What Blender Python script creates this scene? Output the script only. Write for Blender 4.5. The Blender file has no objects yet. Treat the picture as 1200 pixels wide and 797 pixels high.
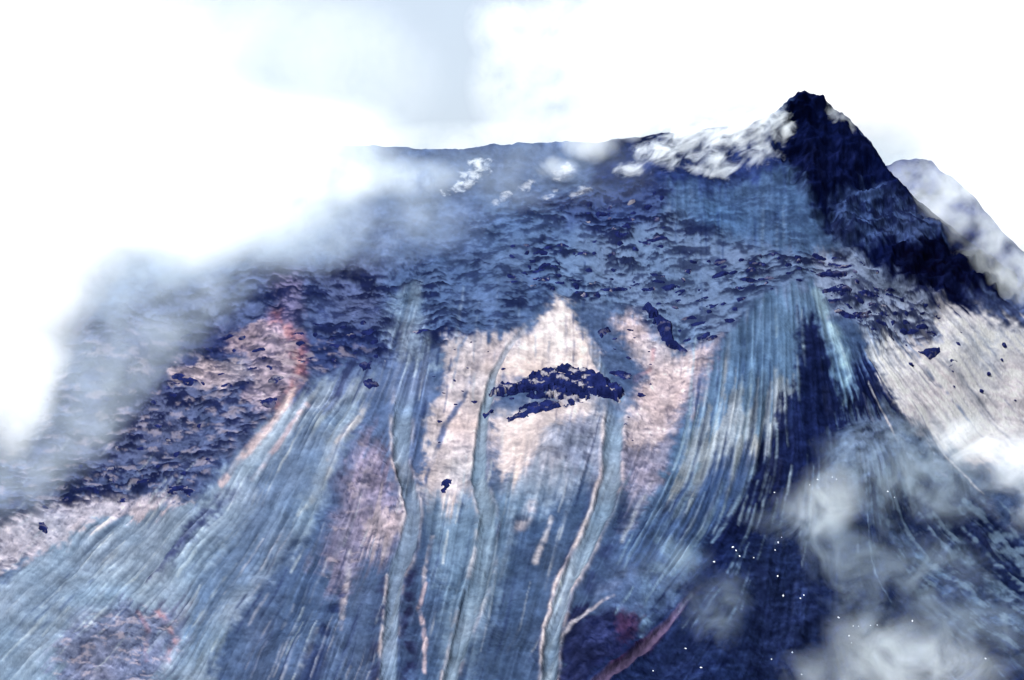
import bpy, math, random
import numpy as np
from mathutils import Vector

random.seed(7)
rng = np.random.default_rng(11)
S = bpy.context.scene
C = S.collection

# ------------------------------------------------------------------ camera
F = 2600.0                       # focal length in photo pixels (1200 wide)
CX, CY = 600.0, 398.5
CAMZ = 1500.0
cam = bpy.data.cameras.new('camera'); co = bpy.data.objects.new('camera', cam); C.objects.link(co)
cam.sensor_width = 36.0; cam.lens = 36.0 * F / 1200.0
cam.clip_start = 5.0; cam.clip_end = 150000.0
co.location = (0, 0, CAMZ); co.rotation_euler = (math.radians(90), 0, 0)
S.camera = co

def at(u, v, Y):
    """a point of the photograph placed at distance Y"""
    return (u - CX) / F * Y, Y, (CY - v) / F * Y + CAMZ

def tag(o, label=None, cat=None, group=None, kind=None):
    if label: o['label'] = label
    if cat: o['category'] = cat
    if group: o['group'] = group
    if kind: o['kind'] = kind

# ------------------------------------------------------------------ noise
def hash2(ix, iy, seed):
    n = (ix * 374761393 + iy * 668265263 + seed * 974634733) & 0xFFFFFFFF
    n = ((n ^ (n >> 13)) * 1274126177) & 0xFFFFFFFF
    n = n ^ (n >> 16)
    return (n & 0xFFFFFF).astype(np.float32) / np.float32(0xFFFFFF)

def vnoise(x, y, seed=0):
    xf = np.floor(x); yf = np.floor(y)
    ix = xf.astype(np.int64); iy = yf.astype(np.int64)
    fx = (x - xf).astype(np.float32); fy = (y - yf).astype(np.float32)
    fx = fx * fx * (3 - 2 * fx); fy = fy * fy * (3 - 2 * fy)
    a = hash2(ix, iy, seed); b = hash2(ix + 1, iy, seed)
    c = hash2(ix, iy + 1, seed); d = hash2(ix + 1, iy + 1, seed)
    return (a + (b - a) * fx) * (1 - fy) + (c + (d - c) * fx) * fy

def fbm(x, y, seed=0, octv=4, gain=0.5):
    s = 0.0; a = 1.0; t = 0.0
    for i in range(octv):
        s = s + a * vnoise(x + 13.7 * i, y - 7.3 * i, seed + i); t += a
        a *= gain; x = x * 2.03; y = y * 2.03
    return s / t

def ridged(x, y, seed=0, octv=4, gain=0.55):
    s = 0.0; a = 1.0; t = 0.0
    for i in range(octv):
        s = s + a * (1 - np.abs(2 * vnoise(x + 5.1 * i, y + 3.3 * i, seed + i) - 1)); t += a
        a *= gain; x = x * 2.07; y = y * 2.07
    return s / t

def sstep(a, b, x):
    t = np.clip((x - a) / (b - a), 0, 1)
    return t * t * (3 - 2 * t)

def lin(c):
    c = np.asarray(c, np.float32) / 255.0
    return np.where(c <= 0.04045, c / 12.92, ((c + 0.055) / 1.055) ** 2.4).astype(np.float32)

# ------------------------------------------------------------------ the map of the slope
U0, U1, V0, V1, DS = -230.0, 1430.0, 90.0, 1010.0, 1.25
NU = int((U1 - U0) / DS) + 1; NV = int((V1 - V0) / DS) + 1
UU, VV = np.meshgrid(U0 + DS * np.arange(NU), V0 + DS * np.arange(NV))
UU = UU.astype(np.float32); VV = VV.astype(np.float32)

def bil(A, u, v):
    x = np.clip((u - U0) / DS, 0, NU - 1.001); y = np.clip((v - V0) / DS, 0, NV - 1.001)
    ix = x.astype(np.int32); iy = y.astype(np.int32)
    fx = (x - ix).astype(np.float32); fy = (y - iy).astype(np.float32)
    if A.ndim == 3:
        fx = fx[..., None]; fy = fy[..., None]
    return (A[iy, ix] * (1 - fx) + A[iy, ix + 1] * fx) * (1 - fy) + (A[iy + 1, ix] * (1 - fx) + A[iy + 1, ix + 1] * fx) * fy

# general warps used for ragged outlines
W1 = (fbm(UU / 45, VV / 45, 1, 5) - 0.5).astype(np.float32)
W2 = (fbm(UU / 45, VV / 45, 51, 5) - 0.5).astype(np.float32)
H1 = (fbm(UU / 9, VV / 9, 81, 3) - 0.5).astype(np.float32)
H2 = (fbm(UU / 9, VV / 9, 91, 3) - 0.5).astype(np.float32)

def crop(pts, pad):
    p = np.asarray(pts, np.float32)
    a = max(0, int((p[:, 0].min() - pad - U0) / DS)); b = min(NU, int((p[:, 0].max() + pad - U0) / DS) + 2)
    c = max(0, int((p[:, 1].min() - pad - V0) / DS)); d = min(NV, int((p[:, 1].max() + pad - V0) / DS) + 2)
    return slice(c, d), slice(a, b)

def poly(pts, feather=10, warp=20, fine=6):
    """soft mask of an outline, ragged by noise"""
    sl = crop(pts, feather * 2 + warp + 4)
    u = UU[sl] + W1[sl] * warp + H1[sl] * fine; v = VV[sl] + W2[sl] * warp + H2[sl] * fine
    p = np.asarray(pts, np.float32); q = np.roll(p, -1, 0)
    dist = np.full(u.shape, 1e9, np.float32); inside = np.zeros(u.shape, bool)
    for (ax, ay), (bx, by) in zip(p, q):
        ex, ey = bx - ax, by - ay
        t = np.clip(((u - ax) * ex + (v - ay) * ey) / (ex * ex + ey * ey + 1e-9), 0, 1)
        dist = np.minimum(dist, (u - ax - t * ex) ** 2 + (v - ay - t * ey) ** 2)
        if ay != by:
            cr = ((ay > v) != (by > v)) & (u < (bx - ax) * (v - ay) / (by - ay) + ax)
            inside ^= cr
    d = np.sqrt(dist); d = np.where(inside, d, -d)
    return sl, sstep(-feather, feather, d).astype(np.float32)

def line(pts, warp=6, fine=3, pad=40):
    """signed lateral offset divided by half width along a polyline of (u, v, width)"""
    sl = crop([(p[0], p[1]) for p in pts], max(p[2] for p in pts) * 1.5 + pad)
    u = UU[sl] + W1[sl] * warp + H1[sl] * fine; v = VV[sl] + W2[sl] * warp + H2[sl] * fine
    best = np.full(u.shape, 1e9, np.float32); sgn = np.ones(u.shape, np.float32)
    for (ax, ay, aw), (bx, by, bw) in zip(pts[:-1], pts[1:]):
        ex, ey = bx - ax, by - ay
        t = np.clip(((u - ax) * ex + (v - ay) * ey) / (ex * ex + ey * ey + 1e-9), 0, 1)
        d = np.hypot(u - ax - t * ex, v - ay - t * ey) / (0.5 * (aw + (bw - aw) * t))
        m = d < best
        best = np.where(m, d, best)
        sgn = np.where(m, np.sign((u - ax) * ey - (v - ay) * ex), sgn)
    return sl, best, sgn

# --- direction in which debris runs down, then noise smeared along it
DIRS = [(50,680,-.68,.73),(175,600,-.72,.70),(100,760,-.66,.75),(260,600,-.62,.78),(300,520,-.60,.80),(340,560,-.52,.85),
        (300,700,-.52,.85),(400,620,-.36,.93),(420,520,-.42,.9),(370,740,-.3,.95),(470,600,-.10,1),(560,500,-.04,1),(650,400,0,1),(560,700,-.16,1),(620,650,-.22,1),
        (700,600,-.30,.95),(780,560,-.42,.9),(740,650,-.48,.88),(850,500,-.2,1),(870,580,-.3,.95),(900,420,-.07,1),(960,500,.1,1),(945,420,.06,1),
        (1000,420,.35,.93),(1050,400,.6,.8),(1090,450,.68,.74),(1150,550,.76,.65),(1160,420,.7,.7),(1100,680,.77,.64),(1180,720,.77,.64),
        (790,720,-.74,.67),(735,770,-.7,.71),(830,685,-.7,.7),(900,700,-.1,1),(950,620,-.2,1),(1040,750,.4,.9),(700,250,0,1),(450,250,-.25,1),(200,400,-.5,.85),(1000,200,.45,.9),(1120,290,.75,.66),(900,250,0,1),(0,300,-.5,.85)]
num = np.zeros((2,) + UU.shape, np.float32); den = np.zeros(UU.shape, np.float32)
for (a, b, c, d) in DIRS:
    w = 1.0 / (((UU - a) ** 2 + (VV - b) ** 2) / 900.0 + 1.0) ** 1.6
    n = math.hypot(c, d); num[0] += w * c / n; num[1] += w * d / n; den += w
nn = np.hypot(num[0], num[1]); DX = num[0] / nn; DY = num[1] / nn

def lic(N, steps, step):
    acc = N.copy(); u = UU.copy(); v = VV.copy()
    for k in range(steps):
        dx = bil(DX, u, v); dy = bil(DY, u, v)
        u = u - dx * step; v = v - dy * step
        acc += bil(N, u, v)
    u = UU.copy(); v = VV.copy()
    for k in range(steps):
        dx = bil(DX, u, v); dy = bil(DY, u, v)
        u = u + dx * step; v = v + dy * step
        acc += bil(N, u, v)
    acc /= (2 * steps + 1)
    return ((acc - acc.mean()) / acc.std()).astype(np.float32)

L1 = lic(vnoise(UU / 2.2, VV / 2.2, 5), 20, 2.2)
L2 = lic(fbm(UU / 7, VV / 7, 6, 2), 22, 3.5)
L3 = lic(fbm(UU / 20, VV / 20, 8, 2), 22, 6.0)
STREAK = 1.0 * L1 + 0.6 * L2 + 0.4 * L3
STREAK = STREAK / STREAK.std()
SV = .35 + 1.1 * sstep(.3, .7, fbm(UU / 55, VV / 70, 15, 3)); STREAK = STREAK * SV; L2 = L2 * (.5 + .5 * SV)

# --- colours (as the lit slope shows them in the picture; divided by the light further down)
COL = np.zeros(UU.shape + (3,), np.float32)
COL[:] = lin((90, 110, 160))
SC = np.zeros(UU.shape, np.float32) + 0.06       # how streaky
CR = np.zeros(UU.shape, np.float32)              # how craggy (terraced)
SP = np.zeros(UU.shape, np.float32) + 0.35       # how speckled
def paint(sl_m, colour, k=1.0, sc=None, cr=None, sp=None):
    sl, m = sl_m; m = m * k
    COL[sl] = COL[sl] * (1 - m[..., None]) + lin(colour) * m[..., None]
    for A, x in ((SC, sc), (CR, cr), (SP, sp)):
        if x is not None: A[sl] = A[sl] * (1 - m) + x * m

DARK = (34, 42, 100)
# upper slopes
paint(poly([(300,230),(480,150),(720,150),(760,215),(700,270),(560,300),(420,300)],25,30), (104,122,172), .8, cr=.3)
paint(poly([(690,150),(930,130),(930,215),(830,225),(740,235),(700,215)],12,20), (46,62,132), .95, sp=.6)
paint(poly([(560,230),(760,225),(900,240),(960,300),(930,345),(640,345),(560,320)],22,30), (96,118,168), .85, cr=.7)
paint(poly([(770,215),(925,205),(955,262),(985,300),(940,300),(830,275),(770,250)],12,20), (88,116,168), .85, sc=.4, cr=.3)
paint(poly([(600,300),(790,260),(900,300),(960,300),(1000,300),(960,345),(900,350),(860,390),(800,400),(720,360),(640,350)],18,30), (116,136,180), .85, cr=.95)
paint(poly([(640,225),(780,212),(770,260),(720,275),(660,262)],12,24), (70,86,150), .75, cr=.9)
# left crags
paint(poly([(70,410),(190,340),(330,310),(500,300),(500,400),(430,430),(350,440),(340,470),(260,550),(230,580),(150,580),(80,590),(-220,720),(-220,480),(40,480)],14,30), (92,102,152), .95, cr=.8, sp=.8)
paint(poly([(95,410),(220,375),(320,395),(230,430),(200,470),(110,470)],12,24), (58,66,128), .85, cr=.9)
paint(poly([(350,400),(470,385),(560,370),(560,400),(470,420),(430,440),(360,430)],8,20), (62,74,134), .85, cr=.7, sp=.8)
paint(poly([(450,300),(640,300),(650,350),(600,390),(520,400),(450,400)],20,30), (92,112,162), .85, cr=.8, sp=.5)
paint(poly([(462,330),(492,330),(500,400),(520,430),(470,440),(455,400)],10,10), (142,160,192), .8, sc=.7, cr=.1)
paint(poly([(120,470),(240,450),(330,480),(270,540),(170,560),(110,540)],14,26), (98,106,152), .8)
# summit and the dark face under it
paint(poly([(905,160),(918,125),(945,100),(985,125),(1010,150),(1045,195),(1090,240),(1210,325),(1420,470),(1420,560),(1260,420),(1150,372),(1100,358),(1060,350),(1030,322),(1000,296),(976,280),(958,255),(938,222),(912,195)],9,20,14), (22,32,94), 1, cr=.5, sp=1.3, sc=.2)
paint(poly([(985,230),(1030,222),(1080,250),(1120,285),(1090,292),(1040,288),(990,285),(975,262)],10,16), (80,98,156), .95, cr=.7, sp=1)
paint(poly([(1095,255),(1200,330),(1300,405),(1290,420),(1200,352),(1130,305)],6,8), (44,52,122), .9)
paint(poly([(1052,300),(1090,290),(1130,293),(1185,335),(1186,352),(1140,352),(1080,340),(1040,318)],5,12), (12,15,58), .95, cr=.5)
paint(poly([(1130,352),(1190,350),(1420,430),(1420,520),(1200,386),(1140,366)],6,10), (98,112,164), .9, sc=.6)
# pale slope on the right
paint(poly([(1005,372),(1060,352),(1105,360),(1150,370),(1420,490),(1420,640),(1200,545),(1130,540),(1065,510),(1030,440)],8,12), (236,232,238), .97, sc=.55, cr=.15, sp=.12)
paint(poly([(950,300),(1000,298),(1040,325),(1100,358),(1100,400),(1040,410),(1000,385),(950,345)],8,14), (144,156,192), .9, cr=.95)
# blue debris fan under the gap
paint(poly([(905,350),(950,340),(965,360),(1002,450),(990,475),(965,440),(945,372),(935,400),(925,520),(860,610),(830,660),(735,660),(785,540),(820,450),(860,385)],8,14), (104,132,176), .95, sc=1.0, cr=0, sp=.3)
paint(poly([(815,480),(860,470),(930,455),(925,510),(860,545),(800,560)],8,12), (172,182,198), .75, sc=.9)
paint(poly([(790,560),(850,530),(900,500),(870,590),(830,650),(760,690),(735,660)],10,16), (70,90,148), .75, sc=1.1)
# dark lava of the right flank
paint(poly([(938,380),(954,374),(972,425),(988,475),(1004,450),(1004,410),(1022,420),(1044,470),(1060,500),(1025,500),(990,500),(975,540),(955,575),(915,610),(870,660),(830,700),(790,700),(850,600),(900,520),(928,460)],6,14), (34,44,104), .97, sc=.7, cr=.1, sp=1.1)
paint(poly([(1000,520),(1050,545),(1110,545),(1160,590),(1230,650),(1430,800),(1430,1010),(560,1010),(680,797),(735,740),(800,690),(860,645),(930,590),(975,560)],12,26), (44,58,116), .95, sc=.4, cr=.3, sp=1.2)
paint(poly([(1000,500),(1060,500),(1100,520),(1110,545),(1040,560),(985,560),(975,530)],10,18), (112,130,170), .8, sp=.9)  # ground painted paler in place of part of the thin mist
# centre ash
paint(poly([(652,350),(664,350),(684,385),(704,425),(704,446),(596,448),(570,438),(615,392)],7,10), (231,217,217), 1, sc=.15, cr=0, sp=.3)
paint(poly([(585,485),(640,478),(708,462),(712,520),(700,550),(650,580),(605,590),(580,550)],18,22), (188,190,210), .9, sc=.4, cr=.1, sp=.4)
paint(poly([(580,490),(640,482),(700,466),(690,490),(640,510),(625,545),(600,565),(578,545)],9,16), (226,213,214), .9, sc=.25, cr=0, sp=.3)
paint(poly([(655,500),(690,495),(706,520),(700,575),(670,580),(650,540)],14,18), (128,140,180), .6, sc=.4, sp=.8)
paint(poly([(520,400),(610,392),(590,440),(566,480),(556,560),(540,600),(490,600),(498,500),(520,450)],7,12), (211,199,204), .95, sc=.35, cr=.1, sp=.45)
paint(poly([(718,372),(745,358),(770,385),(800,400),(840,395),(822,430),(795,480),(770,560),(735,575),(728,500),(748,455),(762,430)],12,18), (216,198,202), .88, sc=.35, cr=.2, sp=.7)
paint(poly([(730,520),(770,510),(790,500),(770,570),(730,640),(718,600)],8,14), (140,140,176), .8, sc=.6, sp=.8)
# lower centre
paint(poly([(480,590),(560,590),(640,600),(720,560),(740,600),(700,700),(660,1010),(480,1010)],16,20), (84, 104, 148), .9, sc=.55, sp=.35)
paint(poly([(500,580),(555,570),(590,590),(600,640),(585,700),(545,800),(520,800),(520,700)],12,12), (128,150,184), .85, sc=.8)
paint(poly([(580,570),(650,560),(690,560),(640,600),(600,620)],14,14), (150,168,196), .6, sc=.5)
# blue-grey apron above the left channel
paint(poly([(400,420),(500,430),(505,470),(490,540),(480,570),(462,540),(440,500),(390,560),(340,640),(300,640),(330,560),(360,480)],9,12), (108,126,176), .95, sc=.75, cr=0, sp=.25)
# left scree
paint(poly([(350,455),(430,440),(420,500),(390,560),(350,640),(270,740),(150,1010),(-230,1010),(-230,830),(0,680),(60,635),(110,600),(200,592),(240,578),(290,530)],9,12), (150,166,194), .95, sc=.95, cr=0, sp=.4)
paint(poly([(300,560),(360,500),(400,470),(380,540),(340,620),(280,690),(230,760),(220,700),(260,640)],14,16), (104,126,172), .75, sc=1.0)
paint(poly([(330,640),(400,600),(470,640),(455,1010),(200,1010),(260,770)],20,22), (90, 108, 152), .9, sc=.8, sp=.4)
paint(poly([(290,555),(262,575),(215,640),(190,665),(200,640),(235,600)],7,8), (72,78,138), 1, sc=.7)
paint(poly([(440,505),(466,560),(474,620),(458,660),(430,650),(400,690),(375,660),(390,590),(412,545)],14,22), (142,132,164), .85, sc=.6, sp=1.0)
paint(poly([(425,590),(470,590),(470,640),(430,640)],8,14), (198,184,192), .6, sp=.9)
# pale fringe of the left crags
paint(poly([(-230,690),(0,612),(40,596),(100,574),(160,576),(228,584),(190,594),(120,604),(60,640),(0,668),(-230,800)],5,14,10), (200,190,204), .85, sp=.6)
# warm, oxidised ground
paint(poly([(200,435),(240,420),(290,425),(300,445),(250,458),(205,458)],5,22,14), (206,190,198), .75, cr=.3, sp=.8)
paint(poly([(262,395),(325,372),(352,400),(352,450),(325,490),(285,470),(300,430)],6,20,14), (196,172,182), .65, cr=.4, sp=1.2)
paint(poly([(318,330),(348,320),(356,360),(345,390),(322,375)],8,14), (150,126,160), .45)
paint(poly([(95,725),(150,705),(205,708),(215,735),(200,775),(150,1000),(60,1000),(70,780)],16,40,14), (116,116,158), .75, sc=.5, sp=1.1)
paint(poly([(655,725),(700,712),(750,722),(735,760),(690,797),(650,860)],6,14), (48,50,106), .9, sp=.9)
paint(poly([(722,720),(748,712),(752,735),(725,755)],6,10), (104,60,96), .5)

def stroke(pts, colour, k=1.0, soft=.45, warp=6, fine=3, sc=None, sp=None):
    sl, d, s = line(pts, warp, fine)
    m = (1 - sstep(1 - soft, 1 + soft, d)) * (.2 + .8 * sstep(.36, .62, fbm(UU[sl] / 13, VV[sl] / 11, 400 + int(pts[0][0]), 3)))
    paint((sl, m.astype(np.float32)), colour, k, sc=sc, cr=0 if sc is not None else None, sp=sp)

# --- loose debris frays every edge along the fall line; rock edges break up irregularly
off = 15 * np.clip(STREAK, -2.2, 2.2) * np.clip(SC, 0, 1) + 12 * np.clip(L2, -2, 2) * np.clip(SC, 0, 1)
fu = (fbm(UU / 9, VV / 6, 141, 4, .6) - .5) * 22; fv = (fbm(UU / 9, VV / 6, 151, 4, .6) - .5) * 18
COL = bil(COL, UU - DX * off + fu, VV - DY * off + fv)
CR = bil(CR, UU + fu, VV + fv); SP = bil(SP, UU + fu, VV + fv)

# minor streaks: levees, old tracks, stains
for pts, c, k, soft in [
    ([(322,372,16),(346,400,20),(354,432,14),(346,458,10),(328,484,7)], (214,138,136), .65, 1.0),
    ([(348,462,8),(325,495,10),(300,522,10),(258,566,6)], (216,196,202), .85, .5),
    ([(362,478,5),(330,520,6),(295,560,4)], (206,186,198), .7, .6),
    ([(183,714,7),(197,730,9),(205,745,8),(196,772,6)], (196,142,146), .6, .9),
    ([(160,715,5),(175,740,6),(172,775,5)], (180,140,160), .5, .7),
    ([(402,520,6),(385,560,7),(350,600,4)], (190,196,208), .7, .7),
    ([(430,475,7),(415,505,8),(385,545,4)], (198,196,204), .8, .7),
    ([(500,690,4),(493,720,5),(500,760,5),(497,800,5)], (206,186,198), .85, .6),
    ([(508,630,4),(500,660,5),(497,690,4)], (206,196,206), .7, .7),
    ([(410,640,6),(406,680,6),(402,720,7),(402,745,3)], (196,188,200), .8, .8),
    ([(372,745,5),(362,775,7),(350,800,6)], (170,176,196), .6, .8),
    ([(646,606,5),(638,634,6),(628,660,7)], (206,200,210), .85, .7),
    ([(622,592,10),(612,612,12),(606,624,6)], (206,194,204), .8, .9),
    ([(720,702,4),(690,714,4),(668,733,5),(657,748,3)], (206,196,210), .9, .5),
    ([(738,680,18),(705,695,12),(690,712,5)], (112,126,172), .8, .9),
    ([(790,655,50),(772,690,40),(762,715,18),(752,740,6)], (112,136,172), .8, .9),
    ([(955,350,12),(972,385,14),(985,420,16),(992,450,12),(990,476,4)], (146,174,200), .85, .6),
    ([(940,372,3),(936,420,4),(927,500,4)], (60,80,140), .8, .6),
    ([(1028,365,3),(1065,410,4),(1100,455,4),(1135,490,3)], (120,138,178), .8, .6),
    ([(1040,385,2),(1075,430,3),(1098,458,2)], (88,104,152), .8, .6),
    ([(1010,590,10),(1060,630,14),(1110,672,12),(1160,708,14),(1230,760,14)], (112,136,176), .85, .9),
    ([(1110,610,8),(1140,655,12),(1180,695,14),(1230,735,12)], (126,150,184), .85, .9),
    ([(1060,640,8),(1110,690,10),(1200,745,10)], (92,112,160), .8, .9),
    ([(1165,540,4),(1200,575,5),(1240,610,4)], (150,164,186), .6, .9),
    ([(560,430,5),(546,460,6),(520,502,7),(503,545,5),(497,575,4)], (92,108,160), .9, .5),
    ([(500,470,5),(488,510,6),(482,545,5)], (70,84,140), .8, .6),
    ([(545,400,4),(530,430,5),(505,460,4)], (112,130,176), .7, .6),
    ([(745,440,5),(762,425,4),(765,400,5)], (214,150,158), .5, .9),
    ([(730,640,5),(745,600,6),(765,560,5)], (186,190,204), .6, .9),
    ([(835,640,4),(862,590,5),(885,540,6)], (140,164,196), .7, .8),
    ([(800,660,4),(830,610,6),(850,560,5)], (132,156,190), .7, .8),
    ([(770,640,6),(800,590,8),(820,540,6)], (134,158,192), .8, .8)]:
    stroke(pts, c, k, soft)

# dark banks of the lower channels
for pts, c, k in [
    ([(487,640,8),(480,690,14),(478,745,20),(480,800,22),(470,900,24)], (50,48,98), .85),
    ([(452,680,12),(446,740,18),(440,800,22),(430,900,24)], (60,60,112), .7),
    ([(672,640,8),(655,690,12),(640,740,14),(632,800,14)], (52,60,116), .6),
    ([(400,690,14),(388,735,26),(372,780,30),(350,860,30)], (40,50,108), .75),
    ([(735,590,14),(715,640,18),(690,690,16)], (52,60,116), .7),
    ([(700,560,10),(690,600,14),(668,650,12)], (66,76,130), .6)]:
    stroke(pts, c, k, .9)
# thin tracks of single slides, each following the fall line
def track(u, v, length, width, colour, k):
    pts = []; n = max(4, int(length / 12))
    for q in range(n):
        pts.append((float(u), float(v), max(.9, width * (1 - .5 * abs(2 * q / n - 1)))))
        a = np.array([u], np.float32); b = np.array([v], np.float32)
        u += float(bil(DX, a, b)[0]) * 12; v += float(bil(DY, a, b)[0]) * 12
    sl, d, s = line(pts, 4, 2, 8)
    m = (1 - sstep(.5, 1.4, d)) * (.25 + .75 * sstep(.38, .6, fbm(UU[sl] / 16, VV[sl] / 16, 700 + int(u), 2)))
    paint((sl, m.astype(np.float32)), colour, k)
ra = np.random.default_rng(5)
for (u0, u1, v0, v1, n, pale, dark) in [
    (20, 380, 480, 760, 85, (188,198,210), (88,104,152)), (420, 720, 420, 740, 60, (192,198,210), (62,74,130)),
    (800, 960, 360, 600, 70, (160,182,206), (48,66,126)), (1010, 1200, 370, 520, 55, (240,236,240), (140,148,182)),
    (740, 900, 540, 700, 45, (140,164,196), (44,56,114)), (780, 940, 215, 290, 26, (124,148,190), (58,80,140)),
    (300, 470, 600, 790, 45, (170,174,196), (54,66,122)), (1000, 1200, 580, 780, 40, (132,154,186), (30,42,98)), (460, 720, 300, 420, 30, (138,156,192), (66,84,140))]:
    for q in range(n):
        pl = ra.random() < .5
        track(ra.uniform(u0, u1), ra.uniform(v0, v1), ra.uniform(30, 130), ra.uniform(1.6, 4.2), pale if pl else dark, ra.uniform(.3, .7))

# --- the debris channels: bed, levees and depth
CHANNELS = {
 'ash-grey debris channel, straight, ending the blue-grey apron, dark rock on both banks': ([(476,440,26),(472,500,22),(470,540,18),(479,575,17),(485,608,19),(478,640,22),(466,668,20),(461,705,17),(458,745,18),(455,800,20),(450,900,24),(448,1010,26)], (138,154,186), .8, .75),
 'wide shallow debris channel left of the dark central crag, fading out downhill': ([(645,350,5),(624,378,6),(604,398,6),(578,440,9),(568,478,12),(563,520,15),(560,560,17),(570,600,20),(572,640,24),(560,690,26),(545,740,22),(530,797,18),(515,900,22),(505,1010,22)], (140, 158, 186), .65, .7),
 'long curved debris channel with pale raised banks, running down from the right end of the dark crag': ([(742,452,22),(724,468,24),(719,500,22),(716,560,23),(704,602,23),(684,650,21),(661,690,19),(648,740,19),(643,800,18),(640,900,22),(640,1010,24)], (138,156,186), 1.0, 1.0),
 'reddish gully slanting down to the lower left between dark lava': ([(832,680,4),(815,695,5),(790,720,8),(762,745,11),(735,772,11),(700,803,12),(640,860,16),(560,960,18)], (116,96,136), .5, .7),
 'narrow blue-grey runnel beside the white ash triangle, feeding the curved channel': ([(668,345,5),(684,385,9),(700,420,12),(716,448,13),(726,462,14)], (120,140,178), .3, .4),
}
CH_ID = np.zeros(UU.shape, np.int16)
CH_D = np.zeros(UU.shape, np.float32)
for i, (lab, (pts, c, lev, dep)) in enumerate(CHANNELS.items()):
    sl, d, s = line(pts, 5, 3)
    m = (1 - sstep(.75, 1.15, d)).astype(np.float32)
    levm = np.exp(-((d - 1.15) / .22) ** 2).astype(np.float32) * np.where(s > 0, .55, 1.0)
    levm *= np.clip(sstep(.38, .62, fbm(UU[sl] / 30, VV[sl] / 22, 300 + i, 4)) * .9 + (.35 if lev >= 1 else .05), 0, 1) * lev
    top = pts[0][1]
    fade = sstep(top, top + (60 if top > 400 else 130), VV[sl])
    paint((sl, m * fade), c, 1, sc=.8, cr=0, sp=.35)
    paint((sl, levm * .85 * fade), (222, 210, 214) if 'reddish' not in lab else (128, 48, 78), 1)
    CH_D[sl] += dep * fade * (-7.0 * np.clip(1 - d ** 2, 0, 1) + 2.6 * np.exp(-((d - 1.2) / .35) ** 2))
    CH_ID[sl] = np.where((d < 1.0) & (fade > .5) & (CH_ID[sl] == 0), i + 1, CH_ID[sl])

# --- relief of the crags: rock steps whose faces are painted dark for bare rock and shade and whose tops hold ash
cu = UU + 14 * W1 + 7 * H1; cv = VV + 9 * W2 + 5 * H2 - .32 * np.clip(UU - 1000, 0, 400)
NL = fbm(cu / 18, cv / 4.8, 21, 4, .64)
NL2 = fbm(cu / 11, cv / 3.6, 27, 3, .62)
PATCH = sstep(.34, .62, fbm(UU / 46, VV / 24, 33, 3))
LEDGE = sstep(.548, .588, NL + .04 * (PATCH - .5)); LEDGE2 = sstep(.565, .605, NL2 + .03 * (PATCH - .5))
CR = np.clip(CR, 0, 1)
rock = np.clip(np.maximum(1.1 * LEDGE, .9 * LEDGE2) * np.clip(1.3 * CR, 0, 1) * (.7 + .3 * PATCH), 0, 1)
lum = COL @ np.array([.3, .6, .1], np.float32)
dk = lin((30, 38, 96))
COL = COL * (1 - .9 * rock[..., None]) + dk * (.9 * rock[..., None])  # dark rock tone, with the shade of the step faces in it
# pale ash caught on the treads
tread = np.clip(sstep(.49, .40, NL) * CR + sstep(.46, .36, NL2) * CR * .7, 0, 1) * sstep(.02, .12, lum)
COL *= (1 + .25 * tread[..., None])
# scattered small rocks on the loose ground
NR = fbm(UU / 6 + 3 * H1, VV / 4.2 + 2 * H2, 37, 3, .6)
few = sstep(.62, .68, NR + .10 * (fbm(UU / 50, VV / 40, 39, 3) - .5)) * np.clip(SP * 1.3 - .12, 0, 1) * (1 - .5 * CR) * (1 - .8 * np.clip(SC, 0, 1))
COL = COL * (1 - .8 * few[..., None]) + dk * (.8 * few[..., None])
# streaks in the loose debris, speckle of stones everywhere
COL *= np.exp(.30 * np.clip(STREAK, -2.4, 2.4) * (.04 + SC))[..., None] ** np.array([1.1, 1.0, .8], np.float32)
dark_lines = sstep(1.0, 1.9, L2 + .35 * L1) * np.clip(SC, 0, 1)
COL *= (1 - .42 * dark_lines[..., None])
pale_lines = sstep(1.1, 2.0, -L2 + .35 * L1) * np.clip(SC, 0, 1)
COL = COL * (1 - .3 * pale_lines[..., None]) + (COL * .5 + lum[..., None] * .9 + .02) * .3 * pale_lines[..., None]
spk = (fbm(UU / 3.4, VV / 2.4, 61, 2) - .5) * .9 + (fbm(UU / 9, VV / 4.6, 64, 4, .6) - .5) * 2.3
COL *= np.exp(.8 * spk * (.22 + SP) * (1 - .65 * CR) * (1 - .6 * np.clip(SC, 0, 1)))[..., None] ** np.array([1.05, 1.0, .85], np.float32)
# blotches: pinkish and bluish ash
hue = (fbm(UU / 60, VV / 50, 71, 4) - .5)[..., None]
COL *= np.exp(hue * np.array([.30, .06, -.08], np.float32))
# pale rubble lying in the hollows of the dark right flank
sl, m = poly([(1000,545),(1110,545),(1180,600),(1430,760),(1430,1000),(1200,797),(1100,720),(1020,640)],14,26)
pr = sstep(.2, 1.3, .55 * L2[sl] + .4 * L1[sl] + 5 * (fbm(UU[sl] / 12, VV[sl] / 8, 77, 4, .6) - .5)) * m * .75
COL[sl] = COL[sl] * (1 - pr[..., None]) + lin((128, 150, 182)) * pr[..., None]
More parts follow.
